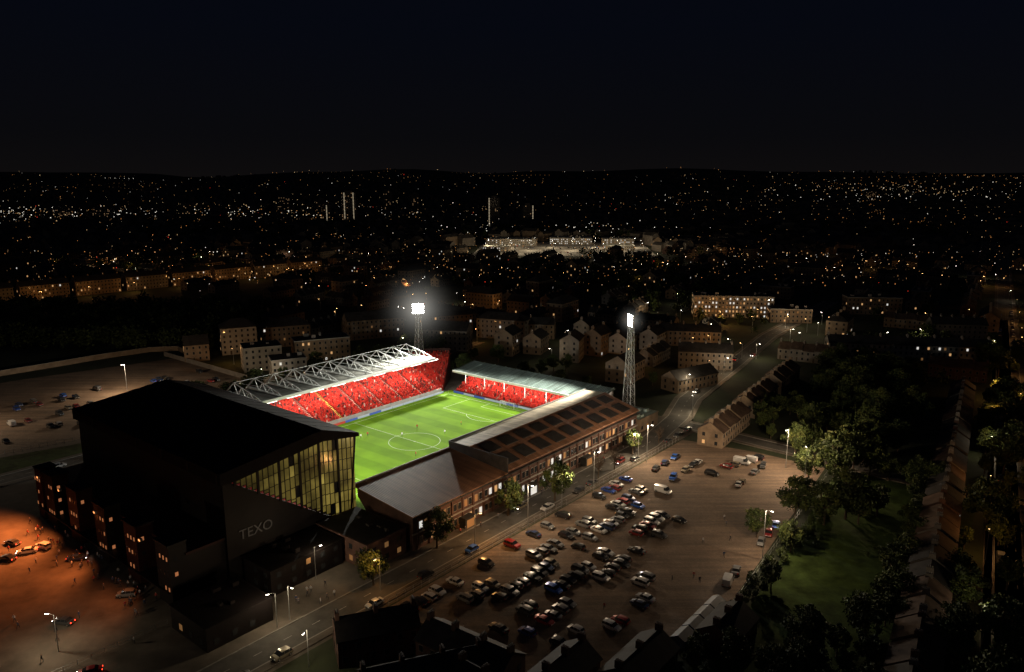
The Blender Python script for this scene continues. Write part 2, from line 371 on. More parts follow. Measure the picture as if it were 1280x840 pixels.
# corner terrace
K=stadE('football_stand'); b=MB(); c=MB()
c0=(51,36); TA=.62; TB=math.pi/2
for i in range(26):
    r0=3+i*.95; zt=1+i*.44; seg=max(4,int(r0*.6))
    f=lambda t,rr:(c0[0]+rr*math.cos(t),c0[1]+rr*math.sin(t))
    for k in range(seg):
        t0=TA+(TB-TA)*k/seg;t1=TA+(TB-TA)*(k+1)/seg
        A_,B_,C_,D_=f(t0,r0),f(t0,r0+.95),f(t1,r0+.95),f(t1,r0)
        z0=max(0,zt-1)
        b.hexa([(*A_,z0),(*B_,z0),(*C_,z0),(*D_,z0),(*A_,zt),(*B_,zt),(*C_,zt),(*D_,zt)],0)
    n=int((TB-TA)*r0/.6)
    for k in range(n):
        t=TA+(TB-TA)*(k+.5)/n
        if abs(t-1.1)<.5/r0: continue
        if R.random()<.6: x,y=f(t,r0+.5); fan(c,x,y,zt+.2,t)
for k in range(10):
    t0=TA+(TB-TA)*k/10;t1=TA+(TB-TA)*(k+1)/10
    A_,B_,C_,D_=f(t0,27.7),f(t0,28.2),f(t1,28.2),f(t1,27.7)
    b.hexa([(*A_,0),(*B_,0),(*C_,0),(*D_,0),(*A_,14),(*B_,14),(*C_,14),(*D_,14)],1)
A_,B_=f(TA,3),f(TA,28); b.q([(*A_,0),(*B_,0),(*B_,13.5),(*A_,1.5)],1)
b.obj('corner_seating',[m_seat,m_maroon],parent=K); c.obj('spectator_crowd',crowd_m,parent=K)
# ------------------------------------------------------------------ far end stand
T=stadE('football_stand'); b=MB(); c=MB()
def rows_y(b,c,w0,w1,u0,n,tread,rise,z0,blocks,occ,sg=1):
    bw=(w1-w0)/blocks
    for i in range(n):
        ua=u0+sg*i*tread; ub=ua+sg*tread; zt=z0+i*rise
        b.box(min(ua,ub),max(ua,ub),w0,w1,0 if i==0 else max(0,zt-1),zt,1)
        for k in range(blocks):
            a=w0+k*bw+.7;e_=w0+(k+1)*bw-.7; um=ua+sg*tread*.62
            b.box(min(um,um+sg*.1),max(um,um+sg*.1),a,e_,zt,zt+.72,0); b.box(min(um,um-sg*.4),max(um,um-sg*.4),a,e_,zt+.35,zt+.42,0)
            y=a+.3
            while y<e_:
                if R.random()<occ: fan(c,um-sg*.25,y,zt+.3,0)
                y+=.56
        for k in range(1,blocks): b.box(min(ua,ub),max(ua,ub),w0+k*bw-.5,w0+k*bw+.5,zt,zt+.03,3)
rows_y(b,c,-38,33,56.2,16,.82,.4,1,6,.5)
b.box(69.5,70.5,-39,34,0,10.3,2)
b.prism([(56,0),(70,0),(70,10),(57,2.5)],-39.3,-39,'y',2)
b.obj('seating',[m_seat,m_step,m_conc,m_gang],parent=T); c.obj('spectator_crowd',crowd_m,parent=T)
b=MB()
b.hexa([(56.8,-39.5,8.9),(71,-39.5,10.8),(71,34.5,10.8),(56.8,34.5,8.9),(56.8,-39.5,9.2),(71,-39.5,11.1),(71,34.5,11.1),(56.8,34.5,9.2)],0)
b.box(56.3,56.8,-39.5,34.5,8.7,9.6,1)
for i in range(13):
    y=-39+i*6.1; b.beam((56.5,y,9.5),(71,y,11.4),.12,mi=0)
for i in range(7): y=-36+i*11; b.beam((60,y,1),(60,y,9.2),.15,mi=1)
b.obj('sheet_roof',[m_roofM,m_white],parent=T)
area(58,-3,8.4,64,-3,3,68,.5,9500,(1,.92,.82),T)
# ------------------------------------------------------------------ Main stand
T=stadE('football_stand'); b=MB()
b.prism([(-59,0),(-59,9.9),(-45,13.9),(-44,13.9),(-52,9),(-38,2),(-38,0)],53.4,54,'x',0)
b.prism([(-59,0),(-59,9.2),(-38,11.6),(-38,9),(-41,6),(-41,0)],-57,-56.4,'x',0)
b.box(-56.4,53.4,-59,-58.6,0,9.2,0)
b.box(-20,53.4,-59,-58.6,9.2,9.9,0)
def slope(u0,u1,w0,z0,w1,z1,t,mi): b.hexa([(u0,w0,z0),(u1,w0,z0),(u1,w1,z1),(u0,w1,z1),(u0,w0,z0+t),(u1,w0,z0+t),(u1,w1,z1+t),(u0,w1,z1+t)],mi)
slope(-20,54.6,-59.7,9.95,-45,14.0,.25,2); slope(-20,54.6,-45,14.0,-36.5,13.3,.25,3)
slope(-57.6,-20.2,-59.7,9.25,-36.8,11.7,.25,2)
b.box(-20.3,-20,-59.6,-36.6,9.3,14,4)
b.box(-20,54.6,-36.5,-36.1,12.9,14.0,8); b.box(-57.6,-20.3,-36.8,-36.4,11.2,12.2,8)
for i in range(9):
    u0=-17.5+i*8.0
    for (wa,wb) in ((-57.6,-52.6),(-50.6,-46.4)):
        za=9.95+(wa+59.7)/14.7*4.05+.25; zb=9.95+(wb+59.7)/14.7*4.05+.25
        slope(u0,u0+5.4,wa,za,wb,zb,.2,4)
b.box(-57.8,54.8,-60,-59.7,8.9,9.3,4)
u=-55.5
while u<52:
    b.box(u-.3,u+.3,-59.35,-59,0,8.9,0)
    for k in (1.1,2.9):
        for z0,z1 in ((1.2,3.0),(5.4,7.2)):
            r=R.random(); mi=6 if r<.1 else 7 if r<.2 else 10 if r<.38 else 5
            b.box(u+k-.6,u+k+.7,-59.12,-59,z0-.12,z1+.12,8); b.box(u+k-.5,u+k+.6,-59.18,-59.12,z0,z1,mi)
    u+=4.2
b.box(-57.4,54.4,-59.4,-59,4.3,4.6,1)
for u in (-40,-12,18,44): b.box(u,u+4,-61.2,-59,0,3,4); b.box(u+.6,u+3.4,-61.28,-61.2,.1,2.4,7 if u in(-12,) else 10)
for i in range(22):
    wa=-38-i*.85; b.box(-56,53,wa-.85,wa,0,min(1.2+i*.42,8.9),9)
for u in range(-50,54,13): b.beam((u,-41,2),(u,-41,11.3),.15,mi=8)
b.obj('grandstand_body',[m_brick,m_conc,m_roofB,m_roofW,m_slate,m_glass,e_warm,e_cool,m_trim,m_seat,e_warm2],parent=T)
# ------------------------------------------------------------------ large end stand
T=stadE('football_stand'); b=MB()
b.prism([(-96,24.8),(-96,27.6),(-68,30.6),(-56.5,26.9),(-56.5,25.9),(-68,27.6),(-92,24.8)],-39,39,'y',1)
b.box(-95,-94.4,-37.3,37.3,0,24.7,0)
b.box(-104,-95,-37,37,0,11,0); b.box(-104.4,-95.05,-37.3,37.3,11,11.6,2)
for s in (-1,1):
    y0,y1=(37.4,38) if s>0 else(-38,-37.4)
    b.prism([(-95,0),(-95,24.8),(-93,24.4),(-61,3.2),(-60,0)],y0,y1,'y',0)
for i in range(32):
    ua=-60-i*1.05; b.box(ua-1.05,ua,-37.3,37.3,max(0,.5+i*.7),1.4+i*.7,4)
for k,w0 in enumerate((-37,-22,-6,10,25,33)):
    wd=6 if k<5 else 4
    b.box(-108,-104,w0,w0+wd,0,14.2,2 if k%2 else 0); b.box(-108.3,-103.8,w0-.2,w0+wd+.2,14.2,14.6,0)
    for zz in (3.4,7.0,10.6):
        for j in range(3):
            yy=w0+.9+j*1.5; b.box(-108.06,-108,yy,yy+.45,zz,zz+.9,5 if R.random()<.6 else 6)
    for zz in (3.4,7.0,10.6): b.box(-107.0,-106.3,w0-.06,w0,zz,zz+.9,5 if R.random()<.5 else 6)
for i in range(17):
    yy=-36+i*4.3; b.box(-104.1,-104,yy,yy+2.6,.2,2.4,8 if R.random()<.4 else 6)
    b.box(-104.2,-104,yy+2.7,yy+3.1,0,11,2)
b.box(-108.5,-104,-36,36,3.0,3.25,0)
for i in range(7): b.box(-96.25,-96,-38+i*12.6,-37.5+i*12.6,24.9,27.5,0)
for i in range(14): b.box(-94,-58,-36.5+i*5.5,-36.35+i*5.5,25,25.1,0)
b.obj('stand_body',[m_black,m_blackroof,m_maroon,m_conc,m_seat,E('stair_window',(1,.36,.14),.3),m_glass,m_trim,E('concourse_door',(1,.4,.12),.25)],parent=T)
b=MB()
for i in range(1,13):
    y=-39+i*6; b.beam((-96,y,27.62),(-68,y,30.62),.07); b.beam((-68,y,30.62),(-56.5,y,26.92),.07)
b.obj('roof_seams',[m_black],parent=T)
def glz(name,k):  # emission painted in for the lit interior, stronger towards the pitch
    m,nt,b=nodes(name); N=nt.nodes; Lk=nt.links
    tc=N.new('ShaderNodeTexCoord'); no=N.new('ShaderNodeTexNoise'); no.inputs['Scale'].default_value=.16; no.inputs['Detail'].default_value=5; Lk.new(tc.outputs['Object'],no.inputs['Vector'])
    s=N.new('ShaderNodeSeparateXYZ'); Lk.new(tc.outputs['Object'],s.inputs[0])
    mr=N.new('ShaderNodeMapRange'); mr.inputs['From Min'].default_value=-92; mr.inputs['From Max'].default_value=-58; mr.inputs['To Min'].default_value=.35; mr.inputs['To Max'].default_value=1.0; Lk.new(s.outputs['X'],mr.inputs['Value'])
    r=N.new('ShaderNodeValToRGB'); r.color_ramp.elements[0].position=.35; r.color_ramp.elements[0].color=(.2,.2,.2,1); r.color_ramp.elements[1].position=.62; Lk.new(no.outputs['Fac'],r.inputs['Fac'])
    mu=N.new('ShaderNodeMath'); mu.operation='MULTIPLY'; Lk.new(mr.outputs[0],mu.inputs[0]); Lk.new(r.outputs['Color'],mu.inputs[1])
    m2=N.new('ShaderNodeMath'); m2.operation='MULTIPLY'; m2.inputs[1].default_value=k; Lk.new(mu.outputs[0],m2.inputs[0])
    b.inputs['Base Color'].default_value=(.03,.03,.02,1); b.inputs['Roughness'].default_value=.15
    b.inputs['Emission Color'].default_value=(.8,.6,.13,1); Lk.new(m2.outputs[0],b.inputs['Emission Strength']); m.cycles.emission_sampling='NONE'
    return m
gl=[glz('glazing_glow_dim',.16),glz('glazing_glow_mid',.22),glz('glazing_glow_bright',.3),glz('glazing_glow_max',.5),m_glass,m_black]
def zlow(u): return 3.2+( -61-u)/32*21.2 if u<-61 else 3.2-( u+61)*.5
def ztop(u): return 24.8+(u+92)/24*2.8 if u<-68 else 27.6-(u+68)/11.5*1.7
for s in (-1,1):
    b=MB(); yo=-38 if s<0 else 37.95
    u=-92.; du=1.45; col=0
    while u<-57.6:
        ue=min(u+du,-57.6); zl=max(zlow(u),zlow(ue)); zt_=min(ztop(u),ztop(ue)); z=zt_
        while z>zl:
            zn=max(zl,z-2.9)
            r=R.random(); mi=4 if r<.05 else 0 if r<.3 else 1 if r<.78 else 2 if r<.96 else 3
            b.q([(u+.05,yo,zn+.05),(ue-.05,yo,zn+.05),(ue-.05,yo,z-.05),(u+.05,yo,z-.05)],mi)
            b.box(u+.1,ue-.1,yo-.06,yo+.04,zn-.09,zn+.09,5)
            z=zn
        t=.3 if col%4==0 else .1
        b.box(u-t,u+t,yo-.12-(.2 if t>.2 else 0),yo+.06,zl-.3,zt_,5); col+=1
        u+=du
    b.beam((-57.2,yo,26),(-60.0,yo,1),.35,mi=5)
    b.obj('glazed_gable',gl,parent=T)
cu=bpy.data.curves.new('stand_sign','FONT'); cu.body='TEXO'; cu.size=3.4; cu.extrude=.05; cu.materials.append(M('sign_letters',(.09,.09,.1),.5,.05))
so_=bpy.data.objects.new('stand_sign',cu); scene.collection.objects.link(so_); so_.location=(-92.0,-38.15,10); so_.rotation_euler=(rad(90),0,0); so_.parent=T
bank=MB()
for w0 in (-30,-10,10,30):
    for k in range(5): bank.obox((-56.3,w0-2.4+k*1.2,24.6),(.5,.9,.9),0,0); bank.q([(-56.04,w0-2.75+k*1.2,24.7),(-56.04,w0-2.05+k*1.2,24.7),(-56.04,w0-2.05+k*1.2,25.4),(-56.04,w0-2.75+k*1.2,25.4)],1)
bank.obj('floodlight_bank',[m_metal,e_flood],parent=T)
FC=(1,.97,.86)
for w0 in (-30,30): spot(-55.8,w0,25,-18,w0*.2,0,165000,80,.5,FC,T)
# annex buildings
def simple_block(name,u0,u1,w0,w1,h,wall,lit=.15,roofm=m_slate):
    p=stadE(name); b=MB(); b.box(u0,u1,w0,w1,0,h,0); b.box(u0-.2,u1+.2,w0-.2,w1+.2,h,h+.3,1)
    b.box(u0+.2,u1-.2,w0+.2,w1-.2,h+.3,h+.32,2)
    for i in range(int((u1-u0)/4)):
        u=u0+1.5+i*4
        for z in range(int(h/3)):
            b.box(u,u+1.2,w0-.05,w0,1+z*3,2.3+z*3,4 if R.random()<lit else 3)
    for i in range(int((w1-w0)/4)):
        w_=w0+1.5+i*4
        for z in range(int(h/3)): b.box(u0-.05,u0,w_,w_+1.2,1+z*3,2.3+z*3,4 if R.random()<lit else 3)
    for i in range(4):
        x=R.uniform(u0+1,u1-2);y=R.uniform(w0+1,w1-2); b.box(x,x+R.uniform(.8,2),y,y+R.uniform(.8,1.6),h+.33,h+.3+R.uniform(.5,1.1),2)
    b.obj('block_body',[wall,wall,roofm,m_glass,e_warm2,m_metal],parent=p)
simple_block('hospitality_building',-92,-72,-50,-39,6,m_black,.05,m_blackroof)
simple_block('turnstile_building',-71,-58.5,-58,-39,6.5,m_brick,.2,m_slate)
simple_block('turnstile_building',-112,-97,-58,-44,5,m_black,.1,m_blackroof)
simple_block('ticket_office',58,72,-58,-46,5,m_tan,.2,m_roofM)
# ------------------------------------------------------------------ floodlight masts
def mast(u,w_,h,tu,tw,power,size):
    p=empty('floodlight_mast',(*W(u,w_),0),ROT); b=MB(); wb,wt=1.9,.8
    def leg(k,t): s=wb+(wt-wb)*t; return (s*(1 if k in(0,1) else -1),s*(1 if k in(0,3) else -1),h*t)
    n=12
    for k in range(4):
        b.beam(leg(k,0),leg(k,1),.15,.1)
        k2=(k+1)%4
        for i in range(n):
            t0,t1=i/n,(i+1)/n
            b.beam(leg(k,t0),leg(k2,t1),.055); b.beam(leg(k2,t0),leg(k,t1),.055); b.beam(leg(k,t1),leg(k2,t1),.055)
    dz=math.atan2(tw-w_,tu-u)
    b2=MB()
    for r in range(5):
        for cidx in range(6):
            y=(cidx-2.5)*.9; z=h+.2+r*.95
            b2.obox((0.2,y,z),(.5,.75,.75),0,0)
            k=8; pts=[(.47,y+.36*math.cos(2*math.pi*i/k),z+.38+.36*math.sin(2*math.pi*i/k)) for i in range(k)]; b2.q(pts,1)
    b2.box(-.2,.0,-2.9,2.9,h-.2,h+.1)
    for y in (-2.7,0,2.7): b2.box(-.2,0,y-.08,y+.08,h,h+5.0)
    b.obj('lattice_tower',[m_metal],parent=p); b2.obj('lamp_head',[m_metal,e_flood],rz=dz,parent=p)
    spot(math.cos(dz)*1.2,math.sin(dz)*1.2,h+2.5,tu-u,tw-w_,0,power,size,.4,FC,p,1.5)
    return p
mast(62,61,31,10,6,400000,76)
mast(74,-44,36,12,8,400000,74)
# ------------------------------------------------------------------ people
def make_person(name,pose):
    vs=[(0,0,.95),(0,0,1.15),(0,0,1.38),(0,0,1.52),(0,0.02,1.66),
        (.2,0,1.42),(.27,pose*.12,1.15),(.26,pose*.22+.05,.9),(-.2,0,1.42),(-.27,-pose*.12,1.15),(-.26,-pose*.18+.05,.9),
        (.1,0,.9),(.11,-pose*.2,.5),(.11,-pose*.3-.02,.08),(.11,-pose*.3+.14,.04),(-.1,0,.9),(-.11,pose*.22,.5),(-.11,pose*.25,.08),(-.11,pose*.25+.16,.04),(0,.02,1.74)]
    es=[(0,1),(1,2),(2,3),(3,4),(4,19),(2,5),(5,6),(6,7),(2,8),(8,9),(9,10),(0,11),(11,12),(12,13),(13,14),(0,15),(15,16),(16,17),(17,18)]
    rd=[.15,.14,.17,.06,.1,.07,.05,.04,.07,.05,.04,.1,.065,.045,.04,.1,.065,.045,.04,.07]
    me=bpy.data.meshes.new(name); me.from_pydata(vs,es,[]); o=bpy.data.objects.new(name,me); scene.collection.objects.link(o)
    o.modifiers.new('s','SKIN')
    for i,r in enumerate(rd): me.skin_vertices[0].data[i].radius=(r,r*.8)
    me.skin_vertices[0].data[0].use_root=True
    ss=o.modifiers.new('ss','SUBSURF'); ss.levels=1
    dg=bpy.context.evaluated_depsgraph_get(); dg.update(); m2=bpy.data.meshes.new_from_object(o.evaluated_get(dg)); m2.name=name
    bpy.data.objects.remove(o)
    m2.materials.clear()
    for m in (m_cloth,m_trou,m_skin,m_hair): m2.materials.append(m)
    for p in m2.polygons:
        z=p.center.z; p.use_smooth=True
        p.material_index=3 if z>1.72 or (z>1.6 and p.center.y<-.02) else 2 if z>1.5 else 1 if z<.93 and abs(p.center.x)<.2 else 2 if z<.95 else 0
    return m2
pm=[make_person('person_mesh',1),make_person('person_mesh',.25),make_person('person_mesh',-.8)]
for i in range(22):
    x,y=W(R.uniform(-46,40),R.uniform(-28,30)); place(R.choice(pm),'football_player',(x,y,.06),R.uniform(0,6.28),color=(.5,.02,.02) if i%2 else (.75,.75,.8))
def ped(x,y,z=.03): place(R.choice(pm),'pedestrian',(x,y,z),R.uniform(0,6.28),scale=R.uniform(.93,1.05),color=R.choice([(.03,.03,.04),(.3,.03,.03),(.1,.1,.12),(.4,.4,.42),(.03,.05,.12)]))
for i in range(60):
    u=R.gauss(-112,2.5); w_=R.uniform(-34,34); x,y=W(min(u,-108.8),w_); ped(x,y)
for i in range(14): x,y=W(R.uniform(-135,-112),R.uniform(-45,20)); ped(x,y)
for i in range(14): x,y=W(R.uniform(-50,40),R.uniform(-64,-61.6)); ped(x,y,.03)
for i in range(10): x,y=W(R.uniform(-55,10),R.uniform(-122,-108)); ped(x,y,.06)
for i in range(9): x,y=W(R.uniform(-92,-78),R.uniform(-62,-54)); ped(x,y)
# ------------------------------------------------------------------ cars
def make_car(kind,on=False):
    b=MB()
    if kind=='hatch': st=[(-1.98,.5,.7,.72,.7),(-1.9,.28,.88,.95,.78),(-1.55,.25,.92,1.36,.8),(-1.05,.25,.93,1.45,.82),(-.05,.25,.93,1.48,.82),(.45,.25,.93,1.43,.82),(1.15,.25,.9,.97,.95),(1.75,.27,.82,.86,.95),(2.0,.4,.62,.66,.86)]; gs=(1,2,3,4,5)
    elif kind=='saloon': st=[(-2.3,.5,.75,.78,.8),(-2.2,.28,.9,.98,.9),(-1.65,.25,.93,1.02,.9),(-1.0,.25,.93,1.4,.76),(0,.25,.93,1.44,.8),(.5,.25,.93,1.38,.8),(1.25,.25,.9,.96,.93),(2.0,.27,.82,.86,.93),(2.25,.4,.62,.66,.84)]; gs=(2,3,4,5)
    elif kind=='suv': st=[(-2.2,.55,.85,.88,.8),(-2.15,.32,1.05,1.12,.84),(-1.9,.3,1.08,1.6,.84),(-1.2,.3,1.08,1.7,.84),(0,.3,1.08,1.71,.84),(.5,.3,1.08,1.65,.84),(1.15,.3,1.05,1.12,.95),(1.95,.32,.98,1.02,.95),(2.2,.45,.7,.74,.88)]; gs=(1,2,3,4,5)
    else: st=[(-2.6,.5,1.0,1.9,.9),(-2.58,.3,1.1,2.0,.9),(-1.5,.3,1.15,2.05,.9),(-.2,.3,1.15,2.05,.9),(.6,.3,1.15,2.03,.9),(1.1,.3,1.15,1.95,.88),(1.8,.3,1.1,1.2,.95),(2.35,.32,.98,1.02,.95),(2.55,.45,.7,.75,.9)]; gs=(4,5)
    W2=.9 if kind!='van' else 1.0
    rings=[]
    for x,zb,zt,zr,k in st:
        tip=.9 if abs(x)>1.9 else 1
        hw=W2*tip; zm=(zb+zt)/2
        rings.append([(x,-hw*.93,zb),(x,-hw,zm),(x,-hw*.97,zt),(x,-hw*k,zr),(x,0,zr+.04),(x,hw*k,zr),(x,hw*.97,zt),(x,hw,zm),(x,hw*.93,zb)])
    k0=len(b.v)
    for r in rings: b.v.extend(r)
    n=9
    for i in range(len(rings)-1):
        for j in range(n):
            j2=(j+1)%n; a=k0+i*n
            mi=0
            if j in(2,5) and i in gs: mi=1
            if j in (3,4) and abs(rings[i][3][2]-rings[i+1][3][2])>.3: mi=1
            if j==8: mi=2
            b.f.append((a+j,a+j2,a+n+j2,a+n+j)); b.m.append(mi)
    b.f.append(tuple(k0+i for i in range(n))); b.m.append(0); e0=k0+(len(rings)-1)*n; b.f.append(tuple(e0+i for i in range(n))[::-1]); b.m.append(0)
    for xw in (st[0][0]+.75,st[-1][0]-.8):
        for s in(-1,1):
            b.beam((xw,s*(W2-.2),.32),(xw,s*(W2+.02),.32),.32,mi=2,n=14); b.beam((xw,s*(W2+.02),.32),(xw,s*(W2+.035),.32),.19,mi=3,n=8)
    xf,xb=st[-1][0],st[0][0]
    for s in(-1,1):
        b.obox((xf-.08,s*.6*W2,.58),(.22,.34,.13),0,4); b.obox((xb+.07,s*.68*W2,.68),(.2,.26,.2),0,5); b.obox((st[6][0]-.25,s*(W2+.08),st[6][2]+.02),(.18,.2,.14),0,0)
        for i in (3,4): b.beam((st[i][0]+.02,s*W2*.975,st[i][2]),(st[i][0]+.02,s*W2*(st[i][4]+.01),st[i][3]-.02),.035,mi=0)
    b.obox((xf,0,.32),(.04,1.2,.16),0,2); b.obox((xf+.01,0,.5),(.02,.5,.11),0,6); b.obox((xb-.01,0,.55),(.02,.5,.11),0,6)
    return b.mesh('car_mesh',[m_car,m_glass,m_rub,m_alloy,e_beam if on else m_head,e_brake if on else m_tail,m_paint])
cars={k:make_car(k) for k in('hatch','saloon','suv','van')}
cars['on']=make_car('saloon',True); cars['on2']=make_car('suv',True)
cols=[(.02,.02,.022)]*5+[(.06,.062,.065)]*4+[(.2,.205,.21)]*3+[(.55,.55,.55)]*4+[(.02,.06,.3),(.02,.1,.45),(.3,.02,.02),(.2,.02,.02),(.03,.05,.12),(.2,.17,.12)]
def car(x,y,ang,kind=None,col=None,z=.05,name='parked_car',flip=True):
    kind=kind or R.choices(['hatch','saloon','suv','van'],[5,3,4,.3])[0]
    return place(cars[kind],'parked_van' if kind=='van' else name,(x,y,z),ang+(math.pi if flip and R.random()<.5 else 0),scale=R.uniform(.94,1.04),color=col or R.choice(cols))
def lcar(u,w_,a=0,**k): x,y=W(u,w_); return car(x,y,ROT+a+R.uniform(-.05,.05),**k)
rowsP=[(-77.5,-76,18,.55),(-85,-66,14,.7),(-90.2,-66,16,.72),(-98,-70,8,.78),(-103.2,-70,2,.72),(-111,-66,-26,.6),(-116,-60,-40,.3)]
for w_,ua,ub,occ in rowsP:
    u=ua
    while u<ub:
        dens_=occ*(.55+.5*math.sin(u*.17+w_*1.7))+.15
        if R.random()<dens_: lcar(u+R.uniform(-.25,.25),w_+R.uniform(-.6,.6),math.pi/2)
        u+=2.8
for u in range(-40,30,6):
    if R.random()<.85: lcar(u,-127+ (0 if u<-20 else (u+26)*.05),.25)
for i in range(13): lcar(R.uniform(20,60),R.choice([-80,-88,-96,-106]),R.choice([0,.2,math.pi/2]))
for i in range(5): lcar(46+i*3.4,-97-i*1.2,math.pi/2,kind='van' if i in(2,3) else None,col=(.6,.6,.6) if i in (2,3) else None)
for i in range(26): lcar(-120+i*8+R.uniform(-1,1),-70.7,0,z=.21) if R.random()<.6 else None
for i in range(60):
    u=-95+R.randrange(36)*2.8; w_=R.choice([112,118,132,138,152,158])
    if u<8: lcar(u,w_,math.pi/2)
for i in range(6): lcar(-90+i*11,71.8,0)
for (x,y) in ((-119,178),(-121.5,175.5),(-124,172),(-107,172),(-86.6,155.6),(-94.5,144.6),(-128,180),(-80,128)): car(x,y,R.uniform(-.5,.5),name='car',kind='on' if R.random()<.4 else None)
for (u,w_,k) in ((-20,-64.2,'on'),(28,-67.9,'on2'),(122,-50,'on'),(190,-39,'on2'),(205,-42.5,'on')): lcar(u,w_,.08 if u>100 else 0,kind=k,name='car',z=.09)
# ------------------------------------------------------------------ street lamps
def lamp_mesh(h,em):
    b=MB(); b.beam((0,0,0),(0,0,1.2),.12,.1,n=8); b.beam((0,0,1.2),(0,0,h),.09,.05,n=8); b.beam((0,0,h),(1.3,0,h+.25),.045,.04,n=6)
    b.obox((1.5,0,h+.2),(.75,.3,.14),0,0,.8); b.obox((1.5,0,h+.1),(.6,.26,.1),0,1)
    return b.mesh('lamp_mesh',[m_metal,em])
lmW=lamp_mesh(8,e_lampW); lmO=lamp_mesh(8,e_lampO); lmT=lamp_mesh(13,e_lampW)
WC=(1,.8,.52); OCc=(1,.47,.14)
def lamp(x,y,ang,kind='W',power=2500,light=True,name='street_lamp',col=None):
    me={'W':lmW,'O':lmO,'T':lmT}[kind]; o=place(me,name,(x,y,.05),ang); h=13 if kind=='T' else 8
    if light: point((1.5,0,h-.15),power,col or (OCc if kind=='O' else WC),o)
    return o
BR=(1,.74,.48)
for (x,y,k,p) in ((-168,320,'T',24000),(71,287,'W',4500),(42.6,243,'W',5500),(14.4,205,'W',5500),(-9.5,180.4,'O',3000),(88,215,'T',9000),(61.6,172,'T',8000),(-90,135,'W',3000),(-49,143,'W',1300),(-39,130,'W',1000),(-46,163,'W',1100),(-30,158,'O',1200),(-205,270,'T',12000)):
    lamp(x,y,R.uniform(0,6.28),k,p,col=BR if k=='T' else None)
for (u,w_,p) in ((34,-74.5,17000),(-30,-74.5,9000),(2,-74.5,5000)): x,y=W(u,w_); lamp(x,y,ROT-1.57,'T',p,col=BR)
lamp(*W(58,-112),ROT+3.0,'T',19000,col=BR)
for u,p in ((-95,1200),(120,2600),(160,2600),(200,2600),(250,2600)): x,y=W(u,-61 if u<100 else -46); lamp(x,y,ROT-1.57,'W',p)
for t in (-90,-50,-10,30,70,115,160,210,260,320,380): x,y=cdir((148,210),t,6.5*(1 if t%20 else -1)); lamp(x,y,CA,'O' if t%3 else 'W',1300)
for t in (0,60,120,180): x,y=cdir((102,140),t,-4.5); lamp(x,y,CA,'O',200)
T2=stadE('facade_floodlight'); b=MB()
for w_ in (-26,-3,18,32):
    b.obox((-108.8,w_,12.6),(.6,.9,.6),0,0); b.q([(-109.12,w_-.4,12.65),(-109.12,w_+.4,12.65),(-109.12,w_+.4,13.1),(-109.12,w_-.4,13.1)],1)
b.obj('lamp_housing',[m_metal,E('orange_lens',(1,.35,.1),2)],parent=T2)
for w_,p in ((18,70000),(32,50000),(-3,26000),(-26,8000)): spot(-109.6,w_,12.5,-130,w_+4,0,p,120,.9,(1,.24,.055),T2,.4)
# ------------------------------------------------------------------ trees
def tree_mesh(H,Rr,seed,nc,nl,ls,bare=False):
    r=random.Random(seed); b=MB()
    b.beam((0,0,-.2),(.1,0,H*.3),H*.028,H*.02,n=8); b.beam((.1,0,H*.3),(0,.15,H*.7),H*.02,H*.008,n=6)
    cl=[]
    for i in range(nc):
        while True:
            p=Vector((r.uniform(-1,1),r.uniform(-1,1),r.uniform(-1,1)))
            if .35<p.length<1: break
        p=Vector((p.x*Rr*r.uniform(.75,1.1),p.y*Rr*r.uniform(.75,1.1),H*.62+p.z*H*.36)); cl.append(p)
    for i,p in enumerate(cl):
        if i%2==0 or bare:
            s=Vector((.05,0,H*r.uniform(.25,.5))); mid=(s+p)/2+Vector((r.uniform(-.4,.4),r.uniform(-.4,.4),.3)); b.beam(s,mid,H*.011,H*.007,n=5); b.beam(mid,p,H*.007,H*.002,n=4)
            if bare:
                for _ in range(6): b.beam(mid,mid+Vector((r.uniform(-1,1),r.uniform(-1,1),r.uniform(0,1.3)))*1.3,.04,.01,n=3)
    if not bare:
        for p in cl:
            cr_=Rr*r.uniform(.22,.36); mi=r.choices([1,2,3],[4,4,2])[0]
            for _ in range(nl):
                d=Vector((r.gauss(0,1),r.gauss(0,1),r.gauss(0,.8))); d=d.normalized()*cr_*(r.random()**.45)
                c=p+d; a=Vector((r.gauss(0,1),r.gauss(0,1),r.gauss(0,1))).normalized(); t=a.orthogonal().normalized(); bt=a.cross(t); s=ls*r.uniform(.6,1.3)
                b.q([tuple(c-t*s),tuple(c-bt*s*.6),tuple(c+t*s),tuple(c+bt*s*.6)],mi if r.random()<.8 else r.choice([1,2,3]))
    return b.mesh('tree_mesh',[m_bark,m_l1,m_l2,m_l3])
trees=[tree_mesh(9,3.6,11,38,75,.28),tree_mesh(12,4.6,12,46,75,.33),tree_mesh(10,3.0,13,34,75,.28),tree_mesh(13,5.4,14,54,75,.36)]
bare=tree_mesh(9,3.4,15,26,0,.3,True)
def tree(x,y,i=None,s=None): place(trees[i if i is not None else R.randrange(4)],'broadleaf_tree',(x,y,0),R.uniform(0,6.28),scale=s or R.uniform(.8,1.15))
for (x,y,i,s) in ((-1,197,1,.85),(12.5,207,1,1.0),(41,245,2,.95),(-19,178,1,.85),(-32,160,0,1),(78,195,3,.9),(64,184,0,.9),(86,207,0,.8),(59,158,2,.8),(70,176,1,.7),(92,222,1,.9)): tree(x,y,i,s)
place(bare,'bare_tree',(27,224,0),1); place(bare,'bare_tree',(52,256,0),2,scale=.8); place(bare,'bare_tree',(33,231,0),3,scale=.9)
for i in range(75):
    t=R.uniform(-.25,1.3); x=98+64*t+R.uniform(-14,16); y=222+105*t+R.uniform(-12,12)
    u,w_=LOC(x,y)
    if -126<w_ and u<70: continue
    tree(x,y)
